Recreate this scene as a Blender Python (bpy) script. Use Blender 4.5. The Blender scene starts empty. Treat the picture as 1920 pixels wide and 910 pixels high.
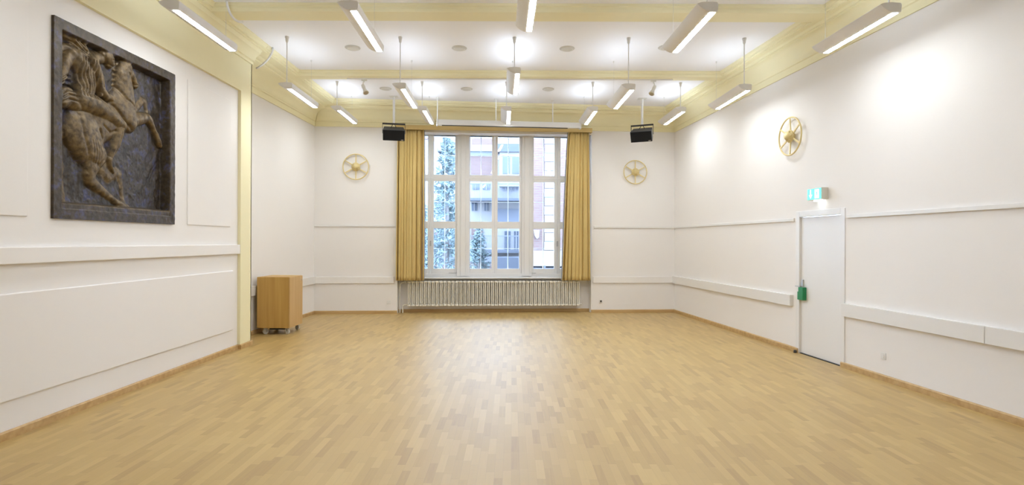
import bpy, math, random
import numpy as np
from mathutils import Vector, Matrix

sc = bpy.context.scene
COL = sc.collection
R = math.radians

# ------------------------------------------------------------------ camera, world, exposure
FPX, EYE, ROLL, HOR = 1050.0, 1.65, 0.0036, 453.2     # focal length in px of a 1920 px frame, eye height, roll, horizon row
cam = bpy.data.objects.new('camera', bpy.data.cameras.new('camera'))
COL.objects.link(cam)
cam.data.sensor_width = 36.0
cam.data.lens = 36.0 * FPX / 1920
cam.data.shift_y = -(455 - HOR) / 1920
cam.data.clip_start = 0.05
cam.location = (0, 0, EYE)
cam.matrix_world = Matrix.Translation((0, 0, EYE)) @ Matrix.Rotation(math.pi / 2, 4, 'X') @ Matrix.Rotation(ROLL, 4, 'Z')
sc.camera = cam

W = bpy.data.worlds.new('overcast_sky')
sc.world = W
W.use_nodes = True
bg = W.node_tree.nodes['Background']
bg.inputs['Color'].default_value = (0.52, 0.71, 1.0, 1)
bg.inputs['Strength'].default_value = 17.0

sc.view_settings.view_transform = 'Standard'
sc.view_settings.look = 'None'
sc.view_settings.gamma = 1.0
sc.view_settings.use_curve_mapping = False
sc.view_settings.exposure = 0.18
LAMP_DOWN, LAMP_UP = 58.0, 9.0
LAMP_COLOR = (0.93, 0.99, 1.04)
UP_COLOR = (0.72, 0.84, 1.0)

# ------------------------------------------------------------------ the room's own measures
A = Vector((-4.46, 12.62)); B = Vector((3.82, 13.16))          # the two far corners on plan
EW = (B - A).normalized(); NW = Vector((-EW.y, EW.x))           # along / outward through the window wall
YB = -4.0                                                       # the wall behind the camera
def xr(y): return 4.62 - 0.0986 * (y - 5.05)                    # right wall
ZC, ZS, ZK = 4.75, 4.65, 4.232                                  # ceiling, beam soffit, foot of the cornice
EL0, EL1 = Vector((-3.91, YB + .3)), Vector((-3.85, 12.14))     # edges of the coffers
ER0, ER1 = Vector((xr(YB) - .42, YB + .3)), Vector((3.48, 12.80))
PIL = 8.86                                                      # far end of the yellow frame on the left wall
def el(y): t = (y - EL0.y) / (EL1.y - EL0.y); return EL0.x + t * (EL1.x - EL0.x)
def er(y): return 3.98 - (y - 7.88) * 0.1015

def ray(px, py):
    u = (px - 960) / FPX; v = (HOR - py) / FPX
    return Vector((u * math.cos(ROLL) - v * math.sin(ROLL), 1.0, u * math.sin(ROLL) + v * math.cos(ROLL)))
def at_y(px, py, y): d = ray(px, py); return Vector((0, 0, EYE)) + d * y
def bw(px, py, n=0.0):
    """(distance along the window wall from corner A, height) of what shows at px,py on the plane n behind the wall face"""
    d = ray(px, py); d2 = Vector((d.x, d.y)); P = A + NW * n
    t = P.dot(NW) / d2.dot(NW)
    return (d2 * t - A).dot(EW), EYE + d.z * t
def rwy(px, off=0.0):
    q = (px - 960) / FPX; return (4.62 + .0986 * 5.05 - off) / (q + .0986)
BWM = Matrix(((EW.x, NW.x, 0, A.x), (EW.y, NW.y, 0, A.y), (0, 0, 1, 0), (0, 0, 0, 1)))   # local (s, n, z) -> world
DR = Vector((-.0986, 1)).normalized()
RWM = Matrix(((DR.y, DR.x, 0, 0), (-DR.x, DR.y, 0, 0), (0, 0, 1, 0), (0, 0, 0, 1)))
def rwm(y):                                                    # local frame on right wall at depth y: +x into the wall, +y away
    return Matrix.Translation((xr(y), y, 0)) @ RWM

# ------------------------------------------------------------------ materials
def mat(name, color, rough=0.6, metal=0.0, spec=0.5, bump=None, vary=None, emis=None, coat=0.0):
    m = bpy.data.materials.new(name); m.use_nodes = True
    nt = m.node_tree; b = nt.nodes['Principled BSDF']
    b.inputs['Base Color'].default_value = (*color, 1)
    b.inputs['Roughness'].default_value = rough
    b.inputs['Metallic'].default_value = metal
    b.inputs['Specular IOR Level'].default_value = spec
    b.inputs['Coat Weight'].default_value = coat
    if emis:
        b.inputs['Emission Color'].default_value = (*emis[0], 1); b.inputs['Emission Strength'].default_value = emis[1]
    tc = nt.nodes.new('ShaderNodeTexCoord')
    if vary:
        scale, amt = vary
        n = nt.nodes.new('ShaderNodeTexNoise'); n.inputs['Scale'].default_value = scale; n.inputs['Detail'].default_value = 4
        nt.links.new(tc.outputs['Object'], n.inputs['Vector'])
        mx = nt.nodes.new('ShaderNodeMix'); mx.data_type = 'RGBA'
        mx.inputs['A'].default_value = (*[c * (1 - amt) for c in color], 1)
        mx.inputs['B'].default_value = (*[min(1, c * (1 + amt)) for c in color], 1)
        nt.links.new(n.outputs['Fac'], mx.inputs['Factor']); nt.links.new(mx.outputs['Result'], b.inputs['Base Color'])
    if bump:
        scale, st = bump
        n = nt.nodes.new('ShaderNodeTexNoise'); n.inputs['Scale'].default_value = scale; n.inputs['Detail'].default_value = 5
        nt.links.new(tc.outputs['Object'], n.inputs['Vector'])
        bp = nt.nodes.new('ShaderNodeBump'); bp.inputs['Strength'].default_value = st; bp.inputs['Distance'].default_value = 0.01
        nt.links.new(n.outputs['Fac'], bp.inputs['Height']); nt.links.new(bp.outputs['Normal'], b.inputs['Normal'])
    return m

def wood(name, c0, c1, rough, axis='Z', scale=1.0):
    m = bpy.data.materials.new(name); m.use_nodes = True
    nt = m.node_tree; b = nt.nodes['Principled BSDF']; b.inputs['Roughness'].default_value = rough
    tc = nt.nodes.new('ShaderNodeTexCoord'); mp = nt.nodes.new('ShaderNodeMapping')
    s = {'X': (1.5, 30, 30), 'Y': (30, 1.5, 30), 'Z': (30, 30, 1.5)}[axis]
    mp.inputs['Scale'].default_value = [v * scale for v in s]
    n = nt.nodes.new('ShaderNodeTexNoise'); n.inputs['Scale'].default_value = 1.0; n.inputs['Detail'].default_value = 6
    cr = nt.nodes.new('ShaderNodeValToRGB')
    cr.color_ramp.elements[0].position = .3; cr.color_ramp.elements[0].color = (*c0, 1)
    cr.color_ramp.elements[1].position = .72; cr.color_ramp.elements[1].color = (*c1, 1)
    L = nt.links.new
    L(tc.outputs['Object'], mp.inputs['Vector']); L(mp.outputs['Vector'], n.inputs['Vector'])
    L(n.outputs['Fac'], cr.inputs['Fac']); L(cr.outputs['Color'], b.inputs['Base Color'])
    return m

def parquet(name):
    m = bpy.data.materials.new(name); m.use_nodes = True
    nt = m.node_tree; N = nt.nodes; L = nt.links.new; b = N['Principled BSDF']
    def math_(op, a=None, c=None):
        n = N.new('ShaderNodeMath'); n.operation = op
        for i, v in enumerate((a, c)):
            if v is None: continue
            if isinstance(v, (int, float)): n.inputs[i].default_value = v
            else: L(v, n.inputs[i])
        return n.outputs[0]
    g = N.new('ShaderNodeNewGeometry'); sp = N.new('ShaderNodeSeparateXYZ'); L(g.outputs['Position'], sp.inputs[0])
    xs = math_('DIVIDE', sp.outputs['X'], 0.06); row = math_('FLOOR', xs); fx = math_('FRACT', xs)
    w1 = N.new('ShaderNodeTexWhiteNoise'); w1.noise_dimensions = '1D'; L(row, w1.inputs['W'])
    ys = math_('ADD', math_('DIVIDE', sp.outputs['Y'], 0.34), math_('MULTIPLY', w1.outputs['Value'], 7.0))
    cell = math_('FLOOR', ys); fy = math_('FRACT', ys)
    cv = N.new('ShaderNodeCombineXYZ'); L(row, cv.inputs[0]); L(cell, cv.inputs[1])
    w2 = N.new('ShaderNodeTexWhiteNoise'); w2.noise_dimensions = '2D'; L(cv.outputs[0], w2.inputs['Vector'])
    mp = N.new('ShaderNodeMapping'); mp.inputs['Scale'].default_value = (55, 2.6, 1)
    off = N.new('ShaderNodeVectorMath'); off.operation = 'ADD'; L(g.outputs['Position'], off.inputs[0]); L(w2.outputs['Color'], off.inputs[1])
    L(off.outputs[0], mp.inputs['Vector'])
    gn = N.new('ShaderNodeTexNoise'); gn.inputs['Scale'].default_value = 1; gn.inputs['Detail'].default_value = 5; L(mp.outputs[0], gn.inputs['Vector'])
    val = math_('ADD', math_('MULTIPLY', w2.outputs['Value'], 0.72), math_('MULTIPLY', gn.outputs['Fac'], 0.36))
    cr = N.new('ShaderNodeValToRGB'); e = cr.color_ramp.elements
    e[0].position = .08; e[0].color = (0.375, 0.23, 0.072, 1)
    e[1].position = 1.0; e[1].color = (0.57, 0.395, 0.138, 1)
    k = e.new(.34); k.color = (0.465, 0.305, 0.097, 1)
    k = e.new(.75); k.color = (0.515, 0.345, 0.115, 1)
    L(val, cr.inputs['Fac'])
    gx = math_('LESS_THAN', fx, 0.022); gy = math_('LESS_THAN', fy, 0.006); gap = math_('MAXIMUM', gx, gy)
    mx = N.new('ShaderNodeMix'); mx.data_type = 'RGBA'; L(math_('MULTIPLY', gap, 0.35), mx.inputs['Factor'])
    L(cr.outputs['Color'], mx.inputs['A']); mx.inputs['B'].default_value = (0.25, .15, .07, 1)
    L(mx.outputs['Result'], b.inputs['Base Color'])
    L(math_('ADD', math_('MULTIPLY', gn.outputs['Fac'], 0.08), 0.43), b.inputs['Roughness'])
    b.inputs['Coat Weight'].default_value = .5; b.inputs['Coat Roughness'].default_value = .44
    b.inputs['Specular IOR Level'].default_value = 0.5
    bp = N.new('ShaderNodeBump'); bp.inputs['Strength'].default_value = 0.06; bp.inputs['Distance'].default_value = .01
    nn = N.new('ShaderNodeTexNoise'); nn.inputs['Scale'].default_value = 9; L(g.outputs['Position'], nn.inputs['Vector'])
    L(math_('ADD', nn.outputs['Fac'], math_('MULTIPLY', gap, -.3)), bp.inputs['Height']); L(bp.outputs[0], b.inputs['Normal'])
    return m

def brick(name, c1, c2, mortar, axis='XZ'):
    m = bpy.data.materials.new(name); m.use_nodes = True
    nt = m.node_tree; N = nt.nodes; L = nt.links.new; b = N['Principled BSDF']; b.inputs['Roughness'].default_value = .9
    tc = N.new('ShaderNodeTexCoord'); sp = N.new('ShaderNodeSeparateXYZ'); cb = N.new('ShaderNodeCombineXYZ')
    L(tc.outputs['Object'], sp.inputs[0]); L(sp.outputs['X'], cb.inputs[0]); L(sp.outputs['Z'], cb.inputs[1])
    t = N.new('ShaderNodeTexBrick'); t.inputs['Scale'].default_value = 1
    t.inputs['Brick Width'].default_value = .25; t.inputs['Row Height'].default_value = .085; t.inputs['Mortar Size'].default_value = .012
    t.inputs['Color1'].default_value = (*c1, 1); t.inputs['Color2'].default_value = (*c2, 1); t.inputs['Mortar'].default_value = (*mortar, 1)
    L(cb.outputs[0], t.inputs['Vector']); L(t.outputs['Color'], b.inputs['Base Color'])
    return m

def glass(name):
    m = bpy.data.materials.new(name); m.use_nodes = True
    nt = m.node_tree; N = nt.nodes; L = nt.links.new
    for n in list(N): N.remove(n)
    o = N.new('ShaderNodeOutputMaterial'); t = N.new('ShaderNodeBsdfTransparent'); g = N.new('ShaderNodeBsdfGlossy')
    t.inputs[0].default_value = (.96, .98, 1, 1); g.inputs['Roughness'].default_value = .02
    f = N.new('ShaderNodeFresnel'); f.inputs[0].default_value = 1.45; x = N.new('ShaderNodeMixShader')
    L(f.outputs[0], x.inputs[0]); L(t.outputs[0], x.inputs[1]); L(g.outputs[0], x.inputs[2]); L(x.outputs[0], o.inputs[0])
    return m

def bronze(name):
    m = bpy.data.materials.new(name); m.use_nodes = True
    nt = m.node_tree; N = nt.nodes; L = nt.links.new; b = N['Principled BSDF']
    b.inputs['Metallic'].default_value = .35; b.inputs['Roughness'].default_value = .47
    tc = N.new('ShaderNodeTexCoord')
    at = N.new('ShaderNodeAttribute'); at.attribute_name = 'patina'
    n1 = N.new('ShaderNodeTexNoise'); n1.inputs['Scale'].default_value = 9; n1.inputs['Detail'].default_value = 8; n1.inputs['Roughness'].default_value = .7
    n2 = N.new('ShaderNodeTexNoise'); n2.inputs['Scale'].default_value = 22; n2.inputs['Detail'].default_value = 6
    L(tc.outputs['Object'], n1.inputs['Vector']); L(tc.outputs['Object'], n2.inputs['Vector'])
    r1 = N.new('ShaderNodeValToRGB'); e = r1.color_ramp.elements
    e[0].position = .40; e[0].color = (.024, .016, .009, 1); e[1].position = .64; e[1].color = (.060, .062, .125, 1); k_ = e.new(.52); k_.color = (.050, .036, .022, 1); k_ = e.new(.72); k_.color = (.105, .080, .048, 1)
    L(n1.outputs['Fac'], r1.inputs['Fac'])
    r2 = N.new('ShaderNodeValToRGB'); e = r2.color_ramp.elements
    e[0].position = .3; e[0].color = (.050, .032, .015, 1); e[1].position = .68; e[1].color = (.20, .135, .060, 1)
    L(n2.outputs['Fac'], r2.inputs['Fac'])
    mx = N.new('ShaderNodeMix'); mx.data_type = 'RGBA'
    L(at.outputs['Fac'], mx.inputs['Factor']); L(r1.outputs[0], mx.inputs['A']); L(r2.outputs[0], mx.inputs['B'])
    L(mx.outputs['Result'], b.inputs['Base Color'])
    bp = N.new('ShaderNodeBump'); bp.inputs['Strength'].default_value = .5; bp.inputs['Distance'].default_value = .01
    L(n2.outputs['Fac'], bp.inputs['Height']); L(bp.outputs[0], b.inputs['Normal'])
    return m

M = dict(
    wall=mat('white_wall_paint', (.865, .83, .80), .75, spec=.25, bump=(60, .04), vary=(.7, .012)),
    ceil=mat('white_ceiling_paint', (.92, .91, .93), .8, spec=.2),
    yellow=mat('pale_yellow_paint', (.90, .83, .55), .6, spec=.3, vary=(2.5, .02)),
    floor=parquet('oak_parquet'),
    oakbase=wood('oak_skirting', (.46, .285, .11), (.60, .40, .18), .5, 'X', .5),
    plastic=mat('white_plastic', (.80, .785, .76), .4),
    trunk=mat('white_trunking', (.80, .775, .745), .45),
    doorp=mat('white_door_paint', (.82, .80, .78), .4),
    frame=mat('white_window_paint', (.78, .76, .74), .4),
    lampw=mat('white_lamp_housing', (.84, .82, .80), .45),
    strip=mat('lit_diffuser', (.9, .9, .9), .5, emis=(LAMP_COLOR, LAMP_DOWN)),
    uplit=mat('lit_uplight_diffuser', (.9, .9, .9), .5, emis=(UP_COLOR, LAMP_UP)),
    cable=mat('white_cable', (.78, .77, .76), .5),
    wire=mat('steel_wire', (.62, .62, .60), .4, metal=.4),
    curtain=mat('ochre_curtain_cloth', (.66, .49, .20), .85, spec=.15, bump=(180, .15), vary=(3, .05)),
    lining=mat('grey_curtain_lining', (.42, .44, .52), .85, spec=.1),
    pelmet=mat('ochre_pelmet', (.66, .49, .215), .7, spec=.2, vary=(2, .03)),
    rad=mat('cream_radiator_enamel', (.82, .78, .69), .35),
    chrome=mat('brushed_steel', (.55, .54, .52), .3, metal=.9),
    black=mat('black_speaker_cloth', (.012, .012, .013), .8, spec=.2),
    blackp=mat('black_speaker_case', (.045, .045, .045), .55),
    darkmetal=mat('dark_bracket_metal', (.03, .028, .03), .5, metal=.3),
    brass=mat('gilded_metal', (.72, .585, .29), .45, metal=.25, vary=(12, .12)),
    beech=wood('beech_veneer', (.47, .27, .065), (.57, .35, .10), .45, 'Z', .6),
    beechs=wood('light_beech_veneer', (.56, .35, .14), (.64, .43, .20), .45, 'Z', .6),
    rubber=mat('grey_caster_rubber', (.60, .58, .53), .5),
    green=mat('green_door_alarm_plastic', (.012, .24, .085), .4),
    signg=mat('lit_green_sign', (.1, .6, .5), .4, emis=((.10, .85, .62), 1.15)),
    signw=mat('lit_white_sign', (.9, .9, .9), .4, emis=((.92, 1.0, .98), 1.3)),
    signlamp=mat('lit_sign_lens', (.9, .9, .9), .4, emis=((.80, .92, 1.0), 6.0)),
    signbox=mat('cream_sign_case', (.66, .62, .54), .5),
    dark=mat('black_hole', (.02, .02, .02), .6),
    sill=mat('white_sill', (.78, .78, .80), .4),
    gasket=mat('dark_blue_seal', (.03, .045, .12), .6),
    glass=glass('clear_glass'),
    disc=mat('cream_ceiling_disc', (.66, .63, .57), .6),
    bronze=bronze('patinated_bronze'),
    brick=brick('red_brick', (.122, .070, .060), (.138, .080, .068), (.135, .105, .094)),
    plaster=mat('white_render', (.215, .20, .195), .8, vary=(2, .05)),
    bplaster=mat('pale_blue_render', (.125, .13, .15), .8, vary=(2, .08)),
    slate=mat('grey_stone', (.07, .075, .09), .8, vary=(3, .12)),
    farglass=mat('dark_far_glass', (.05, .06, .08), .15),
    needle=mat('blue_spruce_needles', (.145, .185, .185), .8, vary=(5, .3)),
    bark=mat('grey_bark', (.18, .16, .15), .9),
    pave=mat('grey_asphalt', (.10, .10, .10), .9, vary=(3, .1)),
)

# ------------------------------------------------------------------ mesh helpers
class MB:
    def __init__(s): s.v = []; s.f = []
    def add(s, vs, fs):
        o = len(s.v); s.v += [tuple(v) for v in vs]; s.f += [tuple(i + o for i in f) for f in fs]; return s
    def box(s, x0, x1, y0, y1, z0, z1, mx=None):
        vs = [Vector((x, y, z)) for z in (z0, z1) for y in (y0, y1) for x in (x0, x1)]
        if mx: vs = [mx @ v for v in vs]
        return s.add(vs, [(0, 2, 3, 1), (4, 5, 7, 6), (0, 1, 5, 4), (2, 6, 7, 3), (0, 4, 6, 2), (1, 3, 7, 5)])
    def prism(s, poly, z0, z1):
        """plan polygon (x,y) counter-clockwise, extruded up"""
        n = len(poly)
        vs = [(p[0], p[1], z0) for p in poly] + [(p[0], p[1], z1) for p in poly]
        fs = [tuple(range(n))[::-1], tuple(range(n, 2 * n))] + [(i, (i + 1) % n, n + (i + 1) % n, n + i) for i in range(n)]
        return s.add(vs, fs)
    def loft(s, ra, rb):
        n = len(ra)
        return s.add(list(ra) + list(rb), [tuple(range(n))[::-1], tuple(range(n, 2 * n))] + [(i, (i + 1) % n, n + (i + 1) % n, n + i) for i in range(n)])
    def tube(s, pts, r, seg=8, caps=True):
        pts = [Vector(p) for p in pts]; rs = r if isinstance(r, (list, tuple)) else [r] * len(pts)
        rings = []; prev = None
        for i, p in enumerate(pts):
            d = ((pts[min(i + 1, len(pts) - 1)] - p).normalized() + (p - pts[max(i - 1, 0)]).normalized())
            d = d.normalized() if d.length > 1e-6 else Vector((0, 0, 1))
            if prev is None:
                a = d.cross(Vector((0, 0, 1)))
                if a.length < .05: a = d.cross(Vector((0, 1, 0)))
            else: a = prev - d * prev.dot(d)
            a.normalize(); prev = a; b = d.cross(a)
            rings.append([p + (a * math.cos(2 * math.pi * k / seg) + b * math.sin(2 * math.pi * k / seg)) * rs[i] for k in range(seg)])
        vs = [v for rg in rings for v in rg]; fs = []
        for i in range(len(pts) - 1):
            for k in range(seg):
                fs.append((i * seg + k, (i + 1) * seg + k, (i + 1) * seg + (k + 1) % seg, i * seg + (k + 1) % seg))
        if caps: fs += [tuple(range(seg)), tuple(range((len(pts) - 1) * seg, len(pts) * seg))[::-1]]
        return s.add(vs, fs)
    def lathe(s, prof, seg=24, mx=None):
        """(r, z) profile about z"""
        vs = []; n = len(prof)
        for k in range(seg):
            a = 2 * math.pi * k / seg
            for r_, z in prof:
                v = Vector((r_ * math.cos(a), r_ * math.sin(a), z)); vs.append(mx @ v if mx else v)
        fs = [(k * n + i, ((k + 1) % seg) * n + i, ((k + 1) % seg) * n + i + 1, k * n + i + 1) for k in range(seg) for i in range(n - 1)]
        fs.append(tuple(k * n for k in range(seg))[::-1]); fs.append(tuple(k * n + n - 1 for k in range(seg)))
        return s.add(vs, fs)
    def torus(s, Rr, r_, seg=48, sub=10, mx=None):
        vs = []; fs = []
        for k in range(seg):
            a = 2 * math.pi * k / seg
            for j in range(sub):
                b = 2 * math.pi * j / sub
                v = Vector(((Rr + r_ * math.cos(b)) * math.cos(a), (Rr + r_ * math.cos(b)) * math.sin(a), r_ * math.sin(b)))
                vs.append(mx @ v if mx else v)
                fs.append((k * sub + j, ((k + 1) % seg) * sub + j, ((k + 1) % seg) * sub + (j + 1) % sub, k * sub + (j + 1) % sub))
        return s.add(vs, fs)
    def build(s, name, m, parent=None, bevel=0, smooth=False, kind=None):
        me = bpy.data.meshes.new(name); me.from_pydata(s.v, [], s.f)
        import bmesh
        b = bmesh.new(); b.from_mesh(me); bmesh.ops.recalc_face_normals(b, faces=b.faces); b.to_mesh(me); b.free()
        me.materials.append(m)
        o = bpy.data.objects.new(name, me); COL.objects.link(o)
        if parent is not None: o.parent = parent
        if smooth:
            for p in me.polygons: p.use_smooth = True
            if smooth != 'all':
                mod = o.modifiers.new('ws', 'WEIGHTED_NORMAL') if False else None
                me.set_sharp_from_angle(angle=R(40))
        if bevel:
            md = o.modifiers.new('bevel', 'BEVEL'); md.width = bevel; md.segments = 2; md.limit_method = 'ANGLE'; md.angle_limit = R(50)
        if kind: o['kind'] = kind
        return o

def struct(name, mb, m, parent=None, bevel=0, smooth=False):
    return mb.build(name, m, parent, bevel, smooth, kind='structure' if parent is None else None)
def tag(o, label, cat, group=None, kind=None):
    o['label'] = label; o['category'] = cat
    if group: o['group'] = group
    if kind: o['kind'] = kind
    return o
def thing(name, label, cat, mx=None, group=None):
    o = bpy.data.objects.new(name, None); COL.objects.link(o); o.empty_display_size = .1
    if mx is not None: o.matrix_world = mx if isinstance(mx, Matrix) else Matrix.Translation(mx)
    return tag(o, label, cat, group)
def copy_tree(o, parent=None):
    c = o.copy(); COL.objects.link(c); c.parent = parent
    for ch in list(o.children): copy_tree(ch, c)
    return c

# ================================================================== ROOM SHELL
T = .25
struct('floor', MB().prism([(-5.4, YB - .3), (5.9, YB - .3), (5.9, 13.7), (-5.4, 13.7)], -.1, 0), M['floor'])
struct('ceiling', MB().prism([(-5.2, YB - .3), (5.9, YB - .3), (5.9, 13.7), (-5.2, 13.7)], ZC, ZC + .12), M['ceil'])

# left wall: near part inside the yellow frame, then the recess beyond it
LX = -4.17
RY0, RY1, RZ0, RZ1 = 5.06, 6.88, 1.845, 3.685                 # shallow niche that takes the bronze relief
struct('wall_left', MB().box(-4.9, LX, RY1 - .005, PIL - .02, 0, ZC), M['wall'])
struct('wall_left_near', MB().box(-4.9, LX, YB, RY0 + .005, 0, ZC), M['wall'])
struct('wall_left_lower', MB().box(-4.9, LX, RY0 + .005, RY1 - .005, 0, RZ0 + .005), M['wall'])
struct('wall_left_upper', MB().box(-4.9, LX, RY0 + .005, RY1 - .005, RZ1 - .005, ZC), M['wall'])
struct('wall_left_niche', MB().box(-4.9, LX - .14, RY0 + .005, RY1 - .005, RZ0 + .005, RZ1 - .005), M['wall'])
LR0 = Vector((-4.58, PIL - .02))
struct('wall_left_recess', MB().prism([tuple(LR0), (A.x, A.y), (A.x - .5, A.y + .3), (-4.95, PIL - .02)], 0, ZC), M['wall'])
B2 = (xr(13.3), 13.3)
# right wall with the door opening
DY0, DY1 = rwy(1577), rwy(1500)                 # near and far edge of the leaf
def rprism(ya, yb, z0, z1, o0=0.0, o1=T): return [(xr(ya) + o0, ya), (xr(ya) + o1, ya), (xr(yb) + o1, yb), (xr(yb) + o0, yb)]
rw = MB()
rw.prism(rprism(YB, DY0, 0, 0), 0, ZC); rw.prism(rprism(DY1, 13.3, 0, 0), 0, ZC); rw.prism(rprism(DY0, DY1, 0, 0), 2.03, ZC)
struct('wall_right', rw, M['wall'])
struct('wall_behind', MB().box(-4.9, 5.8, YB - .25, YB, 0, ZC), M['wall'])
# window wall with a niche from floor to pelmet
S0, S1 = bw(745, 500)[0], bw(1108.5, 500)[0]
LEN = (B - A).length
ZN = 4.14
def bwprism(mb, s0, s1, n0, n1, z0, z1): return mb.box(s0, s1, n0, n1, z0, z1, BWM)
wb = MB()
bwprism(wb, -.4, S0, 0, .62, 0, ZC); bwprism(wb, S1, LEN + .4, 0, .62, 0, ZC); bwprism(wb, S0, S1, 0, .62, ZN, ZC)
bwprism(wb, S0, S1, .24, .62, 0, .79)
struct('wall_back', wb, M['wall'])

# ---- baseboards
BH, BT = .072, .022
def base_line(name, p0, p1, side=1):
    p0 = Vector(p0); p1 = Vector(p1); d = (p1 - p0); n = Vector((-d.y, d.x)).normalized() * BT * side
    poly = [p0, p1, p1 + n, p0 + n]
    mb = MB().loft([(p.x, p.y, z) for p, z in ((p0, 0), (p0, BH), (p0 + n * .6, BH), (p0 + n, BH - .012), (p0 + n, 0))],
                   [(p.x, p.y, z) for p, z in ((p1, 0), (p1, BH), (p1 + n * .6, BH), (p1 + n, BH - .012), (p1 + n, 0))])
    return struct(name, mb, M['oakbase'])
FX = -4.125                                     # face of the yellow frame
base_line('baseboard_left', (LX, YB), (LX, 8.51), -1)
base_line('baseboard_pilaster_front', (LX, 8.512), (FX, 8.512), -1)
base_line('baseboard_pilaster', (FX, 8.49), (FX, PIL + .02), -1)
base_line('baseboard_left_recess', LR0, A, -1)
base_line('baseboard_back_left', A, A + EW * S0, -1)
base_line('baseboard_niche', A + EW * S0 + NW * .24, A + EW * S1 + NW * .24, -1)
base_line('baseboard_back_right', A + EW * S1, B, -1)
base_line('baseboard_right', (xr(DY1 + .02), DY1 + .02), (xr(13.2), 13.2), 1)
base_line('baseboard_right_near', (xr(YB), YB), (xr(DY0 - .02), DY0 - .02), 1)

# ---- yellow frame on the left wall: lintel band and pilaster, raised off the white field
fr = MB()
fr.box(LX, FX, YB, PIL, 3.93, ZC - .02)
fr.box(LX, FX, 8.51, PIL, BH * 0, 3.93)
fr.box(-4.9, FX, PIL - .02, PIL, 0, ZC - .02)
struct('trim_1', fr, M['yellow'])

# ---- white mouldings on the left wall
def raised(name, y0, y1, z0, z1, t=.022):
    mb = MB().box(LX - .002, LX + t, y0, y1, z0, z1)
    return struct(name, mb, M['wall'], bevel=.010)
raised('trim_2', YB, 8.35, .315, 1.205, .020)
raised('trim_3', 7.18, 8.27, 1.85, 3.72, .012)
raised('trim_4', YB, 4.81, 1.85, 3.72, .012)
struct('trim_5', MB().box(LX - .002, LX + .045, YB, 8.505, 1.447, 1.590), M['wall'], bevel=.008)

# ---- cornices: profile points are (distance in from the coffer edge as a fraction of the wall-to-edge width, z)
def cornice(name, w0, w1, e0, e1, prof, m='yellow'):
    def ring(w, e): return [(w.x + (e.x - w.x) * t, w.y + (e.y - w.y) * t, z) for t, z in prof]
    return struct(name, MB().loft(ring(w0, e0), ring(w1, e1)), M[m], smooth=True)
def prof_for(width, zk, low=False):
    d = lambda x: 1 - x / width
    edge = [(d(.075), ZS), (d(.075), ZS + .018), (d(.045), ZS + .022), (d(.045), ZS + .05), (d(.02), ZS + .056), (d(0), ZS + .085), (d(0), ZC + .01)]
    a = lambda x: x / width
    h = ZS - zk
    k = width - .12
    pts = [(0, ZC + .01), (0, zk), (a(.022), zk), (a(.022), zk + .10), (a(.04), zk + .112), (a(.04), zk + .135)]
    for i in range(7):                                   # cove
        t = i / 6 * math.pi / 2
        pts.append((a(.055 + (k * .62 - .055) * (1 - math.cos(t))), zk + .15 + (h - .21) * math.sin(t)))
    pts += [(a(k * .66), zk + h - .055), (a(k * .66), zk + h - .03), (a(k * .74), zk + h - .028), (a(k * .80), ZS)]
    return pts + edge
RW0 = Vector((xr(YB), YB)); ER0 = Vector((er(YB), YB)); EL0 = Vector((el(YB), YB))
cornice('trim_6', RW0, B, ER0, ER1, prof_for(.44, ZK))
cornice('trim_7', A, B, EL1, ER1, prof_for(.48, ZK))
cornice('trim_8', LR0, A, Vector((el(PIL), PIL)), EL1, prof_for(.68, ZK))
n = lambda x: x / .24
low = [(0, ZC + .01), (0, 4.43), (n(.02), 4.43), (n(.02), 4.47), (n(.045), 4.48), (n(.045), 4.50), (n(.06), 4.54), (n(.10), 4.585),
       (n(.13), 4.60), (n(.13), 4.62), (n(.155), ZS), (n(.17), ZS), (n(.17), ZS + .02), (n(.2), ZS + .025), (n(.2), ZS + .05), (n(.24), ZS + .085), (n(.24), ZC + .01)]
cornice('trim_9', Vector((FX, YB)), Vector((FX, PIL)), EL0, Vector((el(PIL), PIL)), low)

# ---- cross beams
def beam(name, yf, yb):
    prof = [(0, ZC + .01), (0, ZS + .07), (.022, ZS + .06), (.022, ZS + .03), (.04, ZS - .001), (yb - yf, ZS - .001), (yb - yf, ZC + .01)]
    xa, xb_ = el(yf) - .09, er(yf) + .09
    struct(name, MB().loft([(xa, yf + a_, z) for a_, z in prof], [(xb_, yf + a_, z) for a_, z in prof]), M['yellow'])
beam('trim_10', 10.13, 10.38)
beam('trim_11', 7.28, 7.62)
beam('trim_12', 4.43, 4.76)
beam('trim_13', 1.58, 1.91)
beam('trim_14', -1.27, -.94)

# ---- rails and trunking
def rbox(name, y0, y1, z0, z1, t, m='trunk', bevel=.004):
    mb = MB().loft([(xr(y0) + .002, y0, z0), (xr(y0) - t, y0, z0), (xr(y0) - t, y0, z1), (xr(y0) + .002, y0, z1)],
                   [(xr(y1) + .002, y1, z0), (xr(y1) - t, y1, z0), (xr(y1) - t, y1, z1), (xr(y1) + .002, y1, z1)])
    return struct(name, mb, M[m], bevel=bevel)
rbox('trim_15', rwy(1490.5), 13.14, 1.972, 2.018, .022)
rbox('trim_16', YB, rwy(1590), 1.972, 2.018, .026)
rbox('trim_17', rwy(1488), 13.14, .685, .855, .055)
rbox('trim_18', rwy(1857) + .003, rwy(1585), .685, .855, .055)
rbox('trim_19', YB, rwy(1857) - .003, .685, .855, .055)
def bbox(name, s0, s1, n0, n1, z0, z1, m='trunk', bevel=.004):
    return struct(name, MB().box(s0, s1, n0, n1, z0, z1, BWM), M[m], bevel=bevel)
bbox('trim_20', .01, S0 - .05, -.022, .002, 1.972, 2.018)
bbox('trim_21', S1 + .06, LEN - .01, -.022, .002, 1.972, 2.018)
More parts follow.
